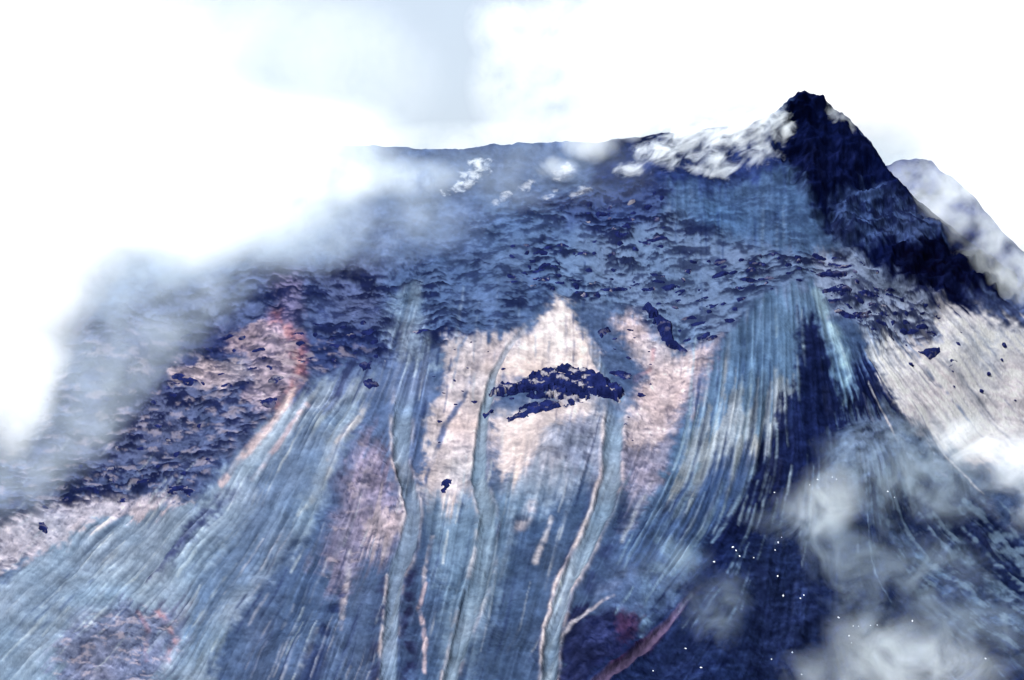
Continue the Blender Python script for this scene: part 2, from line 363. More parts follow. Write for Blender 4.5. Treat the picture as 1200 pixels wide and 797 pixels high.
# pale patches inside the left crags
lc = sstep(-40, 40, 430 - UU) * sstep(.55, .66, fbm(UU / 13, VV / 5, 75, 4, .6)) * sstep(370, 420, VV) * sstep(.5, .9, SP) * (1 - LEDGE)
COL = COL * (1 - .5 * lc[..., None]) + lin((206, 190, 202)) * .5 * lc[..., None]
blot = (fbm(UU / 24, VV / 15, 161, 4) - .5) + .6 * (ridged((UU + 20 * W1) / 40, (VV + 20 * W2) / 18, 171, 4) - .6)
COL *= np.exp(.9 * blot * np.clip(.3 + SP, 0, 1) * (1 - .6 * CR))[..., None]
LM = (COL @ np.array([.3, .6, .1], np.float32))[..., None]
LM = np.sqrt(LM * LM + 1e-6)
COL = LM * (COL / LM) ** .93                 # a little greyer
COL = .9 * COL * (COL[..., 1:2] / .25) ** .22   # a little more contrast
bl = np.clip((COL[..., 2] - COL[..., 0]) / (COL[..., 2] + 1e-5), 0, 1)
COL[..., 0] *= 1 - .13 * bl; COL[..., 1] *= 1 + .045 * bl; COL[..., 2] *= 1 + .03 * bl
COL = np.clip(COL, .002, .95)

# ------------------------------------------------------------------ the shape of the mountain
CREST = np.array([(-240,450),(-100,360),(0,300),(120,240),(220,205),(300,184),(385,172),(420,170),(455,172),(500,175),(545,174),(580,168),(620,165),(660,164),(700,165),(760,158),(800,155),(840,150),(880,145),(905,136),(917,128),(924,119),(934,112),(945,110),(956,112),(964,117),(972,126),(984,137),(996,142),(1004,150),(1012,162),(1021,170),(1029,181),(1040,200),(1060,222),(1080,239),(1100,255),(1120,271),(1150,294),(1175,312),(1200,331),(1300,405),(1440,500)], np.float32)
def crest(u):
    j = (fbm(u / 16, u * 0 + 3.3, 41, 5, .6) - .5) * np.interp(u, [0, 880, 915, 1040, 1100, 1400], [6, 7, 10, 10, 5, 5])
    return np.interp(u, CREST[:, 0], CREST[:, 1]) + j

def base_Y(u, v):
    Y = 2600 + (398 - v) * 1.25
    Y = Y + 520 * ((u - 640) / 600.0) ** 2 * np.where(u < 640, 1.0, .95)
    # shallow ribs and hollows of the cone
    Y = Y + 34 * np.sin((u - 640) / 95.0 + .004 * v) * sstep(250, 500, v)
    # the horn steps forward and its right-hand face turns away from the sun
    e = np.interp(v, [100, 150, 190, 222, 255, 285, 320, 350, 380], [930, 912, 925, 940, 958, 985, 1030, 1070, 1100])
    fade = 1 - sstep(330, 385, v)
    Y = Y + fade * (.95 * np.clip(u - e, 0, 120) - 40 * np.exp(-((u - e) / 26.0) ** 2))
    return Y

NORM = np.array([0, -.62, .785], np.float32)
big = (fbm(UU / 130, VV / 130, 101, 4) - .5) * 46
mid = (ridged((UU + 30 * W1) / 60, (VV + 30 * W2) / 60, 111, 4) - .5) * 20
fine = (fbm(UU / 11, VV / 9, 121, 4) - .5) * 5.0
horn = poly([(880,150),(945,80),(1060,200),(1200,310),(1420,470),(1420,540),(1190,360),(1080,352),(990,290),(950,240),(900,200)], 16, 10)
hm = np.zeros(UU.shape, np.float32); hm[horn[0]] = horn[1]
hornrel = (ridged(UU / 42, VV / 36, 131, 5, .55) - .55) * 46 * hm
terr = (LEDGE * 2.4 + LEDGE2 * 1.4) * CR * (.3 + .7 * PATCH)
DISP = big + mid * (.2 + .2 * np.clip(CR + SP * .5, 0, 1)) + fine * (.2 + .75 * np.clip(SP, 0, 1)) * (1 - .8 * np.clip(SC, 0, 1)) + hornrel + terr + CH_D + (.9 * L1 + .4 * STREAK) * SC

def surf(u, v):
    """world position of the slope at map position (u, v)"""
    u = np.asarray(u, np.float32); v = np.asarray(v, np.float32)
    X, Y, Z = at(u, v, base_Y(u, v))
    d = bil(DISP, u, v)
    fade = sstep(0, 14, v - np.interp(u, CREST[:, 0], CREST[:, 1]))
    d = d * (.25 + .75 * fade)
    return np.stack([X, Y + NORM[1] * d, Z + NORM[2] * d], -1)

def mesh_from_grid(name, P, col, mat, mask=None, smooth=True):
    R, K = P.shape[:2]
    idx = np.arange(R * K).reshape(R, K)
    quads = np.stack([idx[:-1, :-1], idx[1:, :-1], idx[1:, 1:], idx[:-1, 1:]], -1).reshape(-1, 4)
    if mask is not None:
        quads = quads[mask.reshape(-1)]
        used, inv = np.unique(quads, return_inverse=True)
        quads = inv.reshape(-1, 4); V = P.reshape(-1, 3)[used]; K_ = col.reshape(-1, 3)[used]
    else:
        V = P.reshape(-1, 3); K_ = col.reshape(-1, 3)
    me = bpy.data.meshes.new(name)
    me.vertices.add(len(V)); me.vertices.foreach_set('co', V.astype(np.float32).ravel())
    me.loops.add(len(quads) * 4); me.loops.foreach_set('vertex_index', quads.astype(np.int32).ravel())
    me.polygons.add(len(quads)); me.polygons.foreach_set('loop_start', np.arange(0, len(quads) * 4, 4, dtype=np.int32))
    a = me.attributes.new('ground_colour', 'FLOAT_COLOR', 'POINT')
    a.data.foreach_set('color', np.concatenate([K_, np.ones((len(K_), 1), np.float32)], 1).astype(np.float32).ravel())
    me.update(); me.validate()
    if smooth: me.polygons.foreach_set('use_smooth', np.ones(len(quads), bool))
    me.materials.append(mat)
    o = bpy.data.objects.new(name, me); C.objects.link(o)
    return o

# ------------------------------------------------------------------ materials
def newmat(name):
    m = bpy.data.materials.new(name); m.use_nodes = True
    nt = m.node_tree; nt.nodes.clear()
    out = nt.nodes.new('ShaderNodeOutputMaterial')
    return m, nt, out

ALB = 0.272        # lit colour -> base colour
def ground_material(name, bump=.6):
    m, nt, out = newmat(name)
    b = nt.nodes.new('ShaderNodeBsdfPrincipled'); b.inputs['Roughness'].default_value = .95
    b.inputs['Specular IOR Level'].default_value = 0
    at_ = nt.nodes.new('ShaderNodeAttribute'); at_.attribute_name = 'ground_colour'
    geo = nt.nodes.new('ShaderNodeNewGeometry')
    n1 = nt.nodes.new('ShaderNodeTexNoise'); n1.inputs['Scale'].default_value = .22; n1.inputs['Detail'].default_value = 5; n1.inputs['Roughness'].default_value = .65
    nt.links.new(geo.outputs['Position'], n1.inputs['Vector'])
    mr = nt.nodes.new('ShaderNodeMapRange'); mr.inputs[1].default_value = .25; mr.inputs[2].default_value = .75
    mr.inputs[3].default_value = .82 ; mr.inputs[4].default_value = 1.18
    nt.links.new(n1.outputs['Fac'], mr.inputs[0])
    mul = nt.nodes.new('ShaderNodeVectorMath'); mul.operation = 'SCALE'
    nt.links.new(at_.outputs['Color'], mul.inputs[0]); nt.links.new(mr.outputs[0], mul.inputs['Scale'])
    nt.links.new(mul.outputs[0], b.inputs['Base Color'])
    bp = nt.nodes.new('ShaderNodeBump'); bp.inputs['Strength'].default_value = bump; bp.inputs['Distance'].default_value = 2.5
    nt.links.new(n1.outputs['Fac'], bp.inputs['Height']); nt.links.new(bp.outputs[0], b.inputs['Normal'])
    nt.links.new(b.outputs[0], out.inputs['Surface'])
    return m

M_GROUND = ground_material('volcanic_ground')

# ------------------------------------------------------------------ build the slope
KU = 1320; KV = 680
ug = np.linspace(-228, 1428, KU, dtype=np.float32)
cg = crest(ug)
tg = np.linspace(0, 1, KV, dtype=np.float32)
vg = cg[None, :] + tg[:, None] * (1005 - cg[None, :])
ugg = np.repeat(ug[None, :], KV, 0)
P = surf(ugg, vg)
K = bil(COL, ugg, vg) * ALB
# the far side, falling away behind the crest
sb = np.array([380, 300, 230, 170, 120, 80, 50, 28, 14, 6], np.float32)
back = P[0][None] + np.stack([np.zeros_like(sb), sb, -.72 * sb - 4], -1)[:, None, :] + (rng.random((10, KU, 1)) - .5) * 3
Pf = np.concatenate([back, P], 0); Kf = np.concatenate([np.repeat(K[:1], 10, 0), K], 0)
cid = CH_ID[np.clip(((vg - V0) / DS).astype(int), 0, NV - 1), np.clip(((ugg - U0) / DS).astype(int), 0, NU - 1)]
cidf = np.concatenate([np.zeros((10, KU), np.int16), cid], 0)
fid = cidf[:-1, :-1]
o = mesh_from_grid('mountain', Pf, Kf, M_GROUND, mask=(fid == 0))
tag(o, 'steep blue-grey volcano slope with a dark horn summit and streaks of pale ash', kind='structure')
for i, lab in enumerate(CHANNELS):
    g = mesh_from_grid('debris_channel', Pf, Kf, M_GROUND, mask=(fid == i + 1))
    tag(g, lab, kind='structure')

# the ridge behind the right shoulder
uf = np.linspace(960, 1460, 260, dtype=np.float32)
cf = np.interp(uf, [960,1000,1030,1050,1072,1092,1108,1126,1146,1162,1200,1300,1460], [260,225,198,189,186,191,203,216,236,257,296,400,560]).astype(np.float32) + (fbm(uf / 12, uf * 0, 44, 4) - .5) * 7
tf = np.linspace(0, 1, 130, dtype=np.float32)
vf = cf[None] + tf[:, None] * 300; uff = np.repeat(uf[None], 130, 0)
Yf = 3330 + (230 - vf) * 1.2 + (fbm(uff / 40, vf / 40, 46, 5) - .5) * 90
Pr = np.stack(at(uff, vf, Yf), -1)
bk = Pr[0][None] + np.stack([np.zeros(4), np.array([200, 120, 60, 20]), np.array([-160, -100, -52, -18])], -1)[:, None, :]
cr_ = np.exp((fbm(uff / 12, vf / 8, 48, 4) - .5) * 1.6)[..., None] * lin((56, 70, 130)) * ALB
o = mesh_from_grid('far_ridge', np.concatenate([bk, Pr], 0).astype(np.float32), np.concatenate([np.repeat(cr_[:1], 4, 0), cr_], 0).astype(np.float32), M_GROUND)
tag(o, 'hazy blue ridge showing behind the shoulder of the dark summit', kind='structure')

# ground far below, out to the horizon
n = 40; r = np.geomspace(60, 60000, n); th = np.linspace(0, 2 * math.pi, 65)
G = np.stack([r[:, None] * np.cos(th), 2600 + r[:, None] * np.sin(th), np.full((n, 65), CAMZ - 620) + (rng.random((n, 65)) - .5) * 6], -1)
G[:, -1] = G[:, 0]
o = mesh_from_grid('ground', G[::-1].astype(np.float32), np.full((n, 65, 3), (.05, .06, .06), np.float32), M_GROUND)
tag(o, 'dark lowland around the foot of the volcano', kind='structure')

# ------------------------------------------------------------------ rocks
from mathutils import noise as mnoise
import bmesh
def rock_material(name, c1, c2, scale=.25):
    m, nt, out = newmat(name)
    b = nt.nodes.new('ShaderNodeBsdfPrincipled'); b.inputs['Roughness'].default_value = .9; b.inputs['Specular IOR Level'].default_value = 0
    tc = nt.nodes.new('ShaderNodeNewGeometry')
    n1 = nt.nodes.new('ShaderNodeTexNoise'); n1.inputs['Scale'].default_value = scale; n1.inputs['Detail'].default_value = 6
    nt.links.new(tc.outputs['Position'], n1.inputs['Vector'])
    cr = nt.nodes.new('ShaderNodeValToRGB'); cr.color_ramp.elements[0].position = .35; cr.color_ramp.elements[1].position = .72
    cr.color_ramp.elements[0].color = (*c1, 1); cr.color_ramp.elements[1].color = (*c2, 1)
    nt.links.new(n1.outputs['Fac'], cr.inputs[0]); nt.links.new(cr.outputs[0], b.inputs['Base Color'])
    bp = nt.nodes.new('ShaderNodeBump'); bp.inputs['Strength'].default_value = .7; bp.inputs['Distance'].default_value = 1.5
    nt.links.new(n1.outputs['Fac'], bp.inputs['Height']); nt.links.new(bp.outputs[0], b.inputs['Normal'])
    nt.links.new(b.outputs[0], out.inputs['Surface'])
    return m
def L(c, k=ALB): return tuple(float(x) for x in lin(c) * k)
M_DARK = rock_material('dark_lava_rock', L((24, 30, 84)), L((62, 72, 134)))
M_PALE = rock_material('pale_boulder_rock', (.34,.37,.42), (.62,.64,.68), .6)

def rock_mesh(name, seed, mat, sub=3, rough=.45, flat=1.0):
    bm = bmesh.new(); bmesh.ops.create_icosphere(bm, subdivisions=sub, radius=1)
    off = Vector((seed * 7.31, seed * 3.17, seed * 1.93))
    for v in bm.verts:
        d = v.co.normalized()
        k = 1 + rough * mnoise.noise(d * 1.3 + off) + rough * .6 * mnoise.noise(d * 3.1 + off) + rough * .3 * mnoise.noise(d * 7 + off)
        # chipped planes
        for q in range(4):
            a = Vector((math.sin(seed * 3 + q * 2.1), math.cos(seed * 1.7 + q * 1.3), math.sin(q * 1.1 + seed))).normalized()
            h = d.dot(a) * k
            if h > .72: k *= .72 / h
        v.co = d * k
    me = bpy.data.meshes.new(name); bm.to_mesh(me); bm.free()
    me.materials.append(mat)
    return me

LEDGE_MESH = [rock_mesh('rock_ledge', i + 1, M_DARK) for i in range(10)]
STONE_MESH = [rock_mesh('boulder', i + 31, M_PALE, 2) for i in range(6)]

def place(me, name, u, v, su, sd, sv, tilt=0.0, sink=.25):
    p = surf(u, v)
    o = bpy.data.objects.new(name, me); C.objects.link(o)
    o.location = (float(p[0]), float(p[1] + .62 * sd * sink), float(p[2] - .785 * sv * sink))
    o.rotation_euler = (math.radians(random.uniform(-20, 8)), math.radians(tilt), math.radians(random.uniform(-14, 14)))
    o.scale = (su, sd, sv)
    return o

def in_poly(u, v, pts):
    ins = False
    for (ax, ay), (bx, by) in zip(pts, pts[1:] + pts[:1]):
        if (ay > v) != (by > v) and u < (bx - ax) * (v - ay) / (by - ay) + ax: ins = not ins
    return ins
ROCKY = True
CH_ON = np.where(CH_ID > 0, 1.0, 0.0).astype(np.float32); rock = rock.astype(np.float32)
def scatter(pts, n, gap, zone=''):
    us = [p[0] for p in pts]; vs = [p[1] for p in pts]; got = []
    tries = 0
    while len(got) < n and tries < n * 80:
        tries += 1
        u = random.uniform(min(us), max(us)); v = random.uniform(min(vs), max(vs))
        if not in_poly(u, v, pts): continue
        if any(abs(u - a) < gap * 1.6 and abs(v - b) < gap * .7 for a, b in got): continue
        if ROCKY and 'ledge' in zone and float(bil(rock.astype(np.float32), np.array([u], np.float32), np.array([v], np.float32))[0]) < .45: continue
        if float(bil(CH_ON, np.array([u], np.float32), np.array([v], np.float32))[0]) > .1: continue
        got.append((u, v))
    return got

ZONES = [
 ([(690,235),(780,225),(775,290),(720,300),(660,285)], 26, 9, (3, 9), 'dark rock ledge on the blue slope below the summit steam', 'rock ledges below the summit steam'),
 ([(600,285),(700,290),(760,330),(700,345),(600,340)], 34, 9, (3, 9), 'dark rock ledge on grey slope above the white ash triangle', 'rock ledges above the ash triangle'),
 ([(740,320),(840,300),(930,300),(960,340),(900,350),(850,395),(770,390)], 52, 9, (3, 11), 'dark rock ledge at the head of the blue debris fan', 'rock ledges at the head of the debris fan'),
 ([(945,300),(1000,300),(1060,350),(1110,365),(1100,395),(1030,400),(970,360)], 46, 8, (3, 9), 'dark rock ledge on pale ground at the foot of the black summit face', 'rock ledges below the black summit face'),
 ([(1040,395),(1130,380),(1200,420),(1200,470),(1130,470),(1060,430)], 12, 16, (2, 5), 'small dark rock on the pale streaked slope', 'small rocks on the pale slope'),
 ([(500,400),(600,400),(600,500),(500,520)], 14, 13, (1.6, 3.6), 'small dark rock on pale ash between the two thin runnels', 'small rocks between the runnels'),
 ([(715,370),(770,390),(760,470),(735,560),(728,470)], 14, 11, (1.6, 4), 'small dark rock on pinkish ash beside the curved channel', 'small rocks on the pinkish ash'),
 ([(100,410),(300,380),(320,440),(200,480),(110,470)], 30, 12, (3, 9), 'dark rock ledge among the pinkish crags near the cloud bank', 'rock ledges near the cloud bank'),
 ([(340,380),(480,370),(500,400),(430,425),(360,430)], 20, 11, (3, 8), 'dark rock ledge above the blue-grey apron', 'rock ledges above the apron'),
 ([(130,500),(280,500),(250,570),(60,590),(20,610)], 20, 14, (2, 7), 'dark rock ledge along the pale lower edge of the hazy crags', 'rock ledges on the lower edge of the hazy crags'),
]
# bright boulders on the dark lava, lower right
BOULD = [(975,560,1.5),(980,563,1.3),(958,562,1.2),(949,566,1.1),(908,573,1.6),(1040,577,1.7),(1048,583,1.1),(858,648,1.6),(862,652,1.3),(866,658,1.6),(836,664,1.5),(883,657,1.1),(912,634,1.5),(908,646,1.3),(916,628,1.1),(911,676,1.4),(918,695,1.6),(938,699,1.4),(942,697,1.2),(983,719,1.9),(1000,732,1.3),(1006,733,1.2),(1020,733,1.2),(1028,733,1.3),(995,743,1.6),(1069,727,1.7),(998,751,1.1),(804,752,1.6),(822,778,1.7),(814,793,1.4),(905,763,1.6),(929,759,1.3),(784,789,1.2),(940,783,1.4),(945,793,1.4),(1153,780,1.9),(766,775,1.1),(902,792,1.5)]
SZ = ['smallest', 'mid-sized', 'large']
for j, (u, v, s) in enumerate(BOULD):
    o = place(STONE_MESH[j % 6], 'boulder', u, v, s * random.uniform(.5, 1.2), s * .7, s * random.uniform(.4, .85), random.uniform(-30, 30), 0)
    o.rotation_euler.z = random.uniform(0, 6)
    tag(o, 'bright white boulder on the dark lava slope among thin cloud', 'boulder', 'white boulders on the dark lava')

# crags: shaped outcrops standing out of the slope
M_CRAG = ground_material('crag_rock', .9)
def crag(name, pts, label, height, tread=.5, colour=(36, 46, 104), pale=(208, 204, 216), warp=10, cat='rock outcrop', seed=0, group=None):
    p = np.asarray(pts, np.float32)
    u0, v0 = p.min(0) - 8; u1, v1 = p.max(0) + 8
    st = .9
    uu, vv = np.meshgrid(np.arange(u0, u1, st, dtype=np.float32), np.arange(v0, v1, st, dtype=np.float32))
    wu = uu + warp * (fbm(uu / 14, vv / 8, 200 + seed, 4) - .5); wv = vv + warp * .8 * (fbm(uu / 14, vv / 8, 210 + seed, 4) - .5)
    q = np.roll(p, -1, 0); d2 = np.full(uu.shape, 1e9, np.float32); ins = np.zeros(uu.shape, bool)
    for (ax, ay), (bx, by) in zip(p, q):
        ex, ey = bx - ax, by - ay
        t = np.clip(((wu - ax) * ex + (wv - ay) * ey) / (ex * ex + ey * ey + 1e-9), 0, 1)
        d2 = np.minimum(d2, (wu - ax - t * ex) ** 2 + (wv - ay - t * ey) ** 2)
        if ay != by: ins ^= ((ay > wv) != (by > wv)) & (wu < (bx - ax) * (wv - ay) / (by - ay) + ax)
    d = np.where(ins, np.sqrt(d2), -np.sqrt(d2))
    nz = fbm(uu / 16, vv / 6, 220 + seed, 4, .6)
    dm = float(max(d.max(), 1.0)); low = dm < 6
    hgt = height * sstep(-1, min(5, dm * .7), d) * (.35 + 1.1 * nz) - (1.2 if low else 4)
    hgt = np.where(fbm(uu / 15, vv / 4.5, 260 + seed, 4, .6) > .645 - .08 * tread * sstep(14, 2, d), -4, hgt)
    step_ = height * .28
    hq = np.floor(hgt / step_) * step_ + step_ * sstep(.55, 1, (hgt / step_) % 1)
    hgt = .4 * hgt + .6 * hq + (fbm(uu / 3.5, vv / 2.5, 240 + seed, 3) - .5) * height * .25
    B = surf(uu, vv)
    Pc = B + NORM * hgt[..., None]
    tr = sstep(.60, .68, fbm(uu / 11, vv / 3.2, 230 + seed, 4, .6)) * tread
    colr = lin(colour) * np.exp((fbm(uu / 6, vv / 4, 250 + seed, 3) - .5) * 1.4)[..., None]
    colr = colr * (1 - tr[..., None]) + lin(pale) * tr[..., None]
    dq = d[:-1, :-1]
    o = mesh_from_grid(name, Pc.astype(np.float32), (colr * ALB).astype(np.float32), M_CRAG, mask=(dq > (-1.4 if low else -2.2)))
    tag(o, label, cat, group)
    return o
CRAGS = [
 ([(600,448),(630,438),(662,431),(690,433),(714,441),(732,458),(720,465),(704,465),(684,475),(655,477),(640,470),(622,469),(606,463),(588,469),(572,462),(586,452)], 'large eye-shaped black crag with white ash patches in the middle of the slope', 13, .9),
 ([(588,491),(606,478),(640,470),(668,471),(692,466),(664,481),(634,490),(602,496)], 'low black rock band just under the large eye-shaped crag', 8, .2),
 ([(566,480),(590,478),(600,484),(580,487),(568,486)], 'small broken black crag at the tip of the low rock band', 4, .8),
 ([(708,432),(722,428),(742,434),(746,443),(730,444),(712,438)], 'small black crag above the start of the curved channel', 7, .5),
 ([(700,385),(716,378),(718,384),(704,392)], 'short slanting black crag beside the narrow runnel', 6, .2),
 ([(752,352),(765,352),(776,368),(788,372),(790,392),(810,404),(802,408),(782,402),(774,386),(762,372)], 'zigzag black buttress at the top of the pinkish ash', 12, .15),
 ([(816,390),(832,386),(834,391),(820,393)], 'thin black ledge right of the zigzag buttress', 5, .1),
 ([(424,446),(436,440),(446,450),(448,458),(436,460),(426,456)], 'black knob on the pale patch above the blue-grey apron', 7, .1),
 ([(415,425),(425,418),(440,420),(436,436),(428,438)], 'upright black crag over the black knob', 7, .1),
 ([(1073,413),(1100,412),(1101,418),(1092,424),(1080,418)], 'wedge-shaped black crag on the pale streaked slope', 6, .25),
 ([(1105,432),(1112,424),(1124,425),(1126,432),(1112,440)], 'broken dark crag below the wedge-shaped one', 5, .6),
 ([(960,347),(985,338),(1002,343),(998,352),(975,356),(962,354)], 'dark crag at the top of the light runnel under the summit', 8, .2),
 ([(955,327),(975,325),(992,326),(990,331),(966,332)], 'flat dark ledge crag high under the summit face', 7, .1),
 ([(998,372),(1018,368),(1022,376),(1004,380)], 'dark crag above the black lava tongue', 7, .2),
 ([(205,444),(226,441),(240,448),(224,456),(208,454)], 'grey crag set in pinkish ash near the cloud bank', 6, .5),
 ([(300,472),(318,468),(330,474),(322,486),(304,486)], 'blue-black crag at the foot of the red-rimmed ash patch', 7, .2),
 ([(310,446),(328,442),(338,450),(326,460),(312,456)], 'blue-black crag in the middle of the red-rimmed ash patch', 6, .35),
 ([(36,610),(50,606),(56,612),(54,622),(44,614)], 'small dark crag on the pale fringe beside the hazy crags', 5, .2),
 ([(515,567),(524,560),(532,562),(526,570),(524,582),(518,576)], 'forked dark rock on pale ash between two channels', 4, .3),
 ([(182,568),(215,564),(238,572),(222,582),(196,580)], 'dark crag above the light blue scree', 6, .5),
]
for j, (pts, lab, h, tr) in enumerate(CRAGS):
    crag('rock_outcrop', pts, lab, h, tr, seed=j * 3, warp=18 if j < 2 else 9)

def ledge_outline(u, v, a, b, tilt):
    n = 9; pts = []
    for q in range(n):
        t = 2 * math.pi * q / n
        r = random.uniform(.65, 1.15)
        x, y = a * r * math.cos(t), b * r * math.sin(t) * (1 if math.sin(t) > 0 else .7)
        c_, s_ = math.cos(tilt), math.sin(tilt)
        pts.append((u + x * c_ - y * s_, v + x * s_ + y * c_))
    return pts
k = 0
for pts, n, gap, (a, b), lab, grp in ZONES:
    for (u, v) in scatter(pts, n, gap, grp):
        k += 1
        if b > 5:
            s = 3.2 + 12 * random.random() ** 2.4
            tl = math.radians(random.uniform(-16, 12) + (18 if u > 990 else 0))
            crag('rock_ledge', ledge_outline(u, v, s, max(2.4, s * random.uniform(.22, .42)), tl), lab, random.uniform(2.2, 4.5), random.choice([0, .2, .5]), warp=7, seed=500 + k * 7, cat='rock ledge', group=grp)
        else:
            s = a + (b - a) * random.random() ** 2.6
            o = place(LEDGE_MESH[k % 10], 'rock', u, v, s * random.uniform(.9, 1.5), s * .9, s * random.uniform(.5, .8), random.uniform(-14, 20), .4)
            tag(o, lab, 'rock', grp)

# ------------------------------------------------------------------ clouds
def cloud(name, label, blobs, cat, dens=.02, nscale=90.0, namp=1.6, cut=.15, gain=1.0, stretch=(1, 1, 1), seed=0, detail=4.0, group=None, kind=None, vox=None, rate=1.0, rot=0, rough=.6, wisp=None, dist=.35, epow=1.3, aniso=-.1, colour=(.93, .97, 1)):
    """blobs: (u, v, distance, half width, half height, half depth) in photo pixels / metres at that place"""
    cs = []
    for (u, v, Y, ru, rv, ry) in blobs:
        s = Y / F
        cs.append((Vector(at(u, v, Y)), Vector((ru * s, ry, rv * s))))
    ctr = sum((c for c, _ in cs), Vector()) / len(cs)
    bm = bmesh.new()
    for c, r in cs:
        res = bmesh.ops.create_icosphere(bm, subdivisions=4, radius=1)
        for vtx in res['verts']:
            vtx.co = Vector((vtx.co.x * r.x, vtx.co.y * r.y, vtx.co.z * r.z)) * 1.0 + (c - ctr)
    me = bpy.data.meshes.new(name); bm.to_mesh(me); bm.free()
    if len(cs) > 1:
        tmp = bpy.data.objects.new('tmp', me); C.objects.link(tmp)
        md = tmp.modifiers.new('r', 'REMESH'); md.mode = 'VOXEL'
        md.voxel_size = vox or max(2.0, min(min(r) for _, r in cs) / 5)
        dg = bpy.context.evaluated_depsgraph_get()
        me2 = bpy.data.meshes.new_from_object(tmp.evaluated_get(dg))
        bpy.data.objects.remove(tmp); bpy.data.meshes.remove(me); me = me2; me.name = name
    # billowed outline
    nsz = nscale * .9
    for vtx in me.vertices:
        nrm = vtx.normal
        vtx.co = vtx.co - nrm * (0.10 * min(min(r) for _, r in cs)) * (.5 + .5 * mnoise.noise(vtx.co / nsz + Vector((seed, 0, 0))))
    m, nt, out = newmat(name)
    tc = nt.nodes.new('ShaderNodeTexCoord')
    acc = None
    def math_(op, a, b=None, clamp=False):
        n_ = nt.nodes.new('ShaderNodeMath'); n_.operation = op; n_.use_clamp = clamp
        for k_, x in enumerate((a, b)):
            if x is None: continue
            if isinstance(x, (int, float)): n_.inputs[k_].default_value = x
            else: nt.links.new(x, n_.inputs[k_])
        return n_.outputs[0]
    for c, r in cs:
        mp = nt.nodes.new('ShaderNodeVectorMath'); mp.operation = 'MULTIPLY_ADD'
        nt.links.new(tc.outputs['Object'], mp.inputs[0])
        inv = Vector((1 / r.x, 1 / r.y, 1 / r.z)); cc = c - ctr
        mp.inputs[1].default_value = inv; mp.inputs[2].default_value = (-cc.x * inv.x, -cc.y * inv.y, -cc.z * inv.z)
        dt = nt.nodes.new('ShaderNodeVectorMath'); dt.operation = 'DOT_PRODUCT'
        nt.links.new(mp.outputs[0], dt.inputs[0]); nt.links.new(mp.outputs[0], dt.inputs[1])
        w = math_('MAXIMUM', math_('SUBTRACT', 1.0, dt.outputs['Value']), 0.0)
        acc = w if acc is None else math_('ADD', acc, w)
    acc = math_('POWER', math_('MINIMUM', acc, 1.0), epow)
    mp = nt.nodes.new('ShaderNodeMapping'); mp.inputs['Scale'].default_value = (stretch[0] / nscale, stretch[1] / nscale, stretch[2] / nscale)
    mp0 = nt.nodes.new('ShaderNodeMapping'); mp0.inputs['Rotation'].default_value = (0, math.radians(rot), 0)
    nt.links.new(tc.outputs['Object'], mp0.inputs['Vector'])
    mp.inputs['Location'].default_value = (seed * 3.7, seed * 1.3, seed * 2.1)
    nt.links.new(mp0.outputs[0], mp.inputs['Vector'])
    nz = nt.nodes.new('ShaderNodeTexNoise'); nz.inputs['Scale'].default_value = 1.0; nz.inputs['Detail'].default_value = detail; nz.inputs['Roughness'].default_value = rough
    nz.inputs['Distortion'].default_value = dist
    nt.links.new(mp.outputs[0], nz.inputs['Vector'])
    q = math_('MULTIPLY', math_('SUBTRACT', nz.outputs['Fac'], .5), namp * 1.9)
    tot = math_('SUBTRACT', math_('ADD', math_('MULTIPLY', acc, gain), q), cut * 1.7)
    tot = math_('MULTIPLY', math_('MAXIMUM', math_('MINIMUM', tot, 1.0), 0.0), math_('MINIMUM', math_('MULTIPLY', acc, 4.0), 1.0))
    if wisp:
        nn_ = math_('MULTIPLY', math_('SUBTRACT', nz.outputs['Fac'], wisp[0]), wisp[1], True)
        tot = math_('MULTIPLY', acc, nn_)
    d_ = math_('MULTIPLY', tot, dens)
    pv = nt.nodes.new('ShaderNodeVolumeScatter'); pv.inputs['Color'].default_value = (*colour, 1); pv.inputs['Anisotropy'].default_value = aniso
    nt.links.new(d_, pv.inputs['Density'])
    nt.links.new(pv.outputs[0], out.inputs['Volume'])
    try: m.cycles.volume_step_rate = rate
    except Exception: pass
    me.materials.clear(); me.materials.append(m)
    o = bpy.data.objects.new(name, me); C.objects.link(o); o.location = ctr
    tag(o, label, cat, group, kind)
    return o

def Yt(u, v): return float(base_Y(np.float32(u), np.float32(v)))

# behind the ridge
cloud('cloud', 'huge white cloud piled up behind the summit horn', [(900,70,3700,230,120,260),(1130,60,3700,230,170,260),(760,60,3700,130,110,200),(1230,230,3700,190,130,220)], 'cloud', dens=.008, nscale=170, namp=1.3, cut=.1, gain=1.6, seed=1)
cloud('cloud', 'billowing white cumulus rising behind the flat crater rim', [(610,100,3650,70,75,130),(650,40,3650,95,60,130),(690,130,3650,75,45,110),(580,30,3650,40,45,90)], 'cloud', dens=0.0075, nscale=52, seed=2, detail=7, rough=.62, wisp=(.40, 4.2))
cloud('cloud', 'low white cloud lying along the back of the crater rim', [(540,165,3420,120,26,90),(650,155,3420,110,30,90),(760,140,3420,110,36,90)], 'cloud', dens=.006, nscale=70, seed=3, detail=6, wisp=(.34, 3.0))
cloud('cloud', 'broad pale cloud sheet at the top beside the blue gap', [(240,40,3700,260,110,200),(430,90,3700,110,100,160),(100,140,3700,200,120,200)], 'cloud', dens=.003, nscale=170, seed=4, detail=6, wisp=(.30, 2.4), epow=1.6)
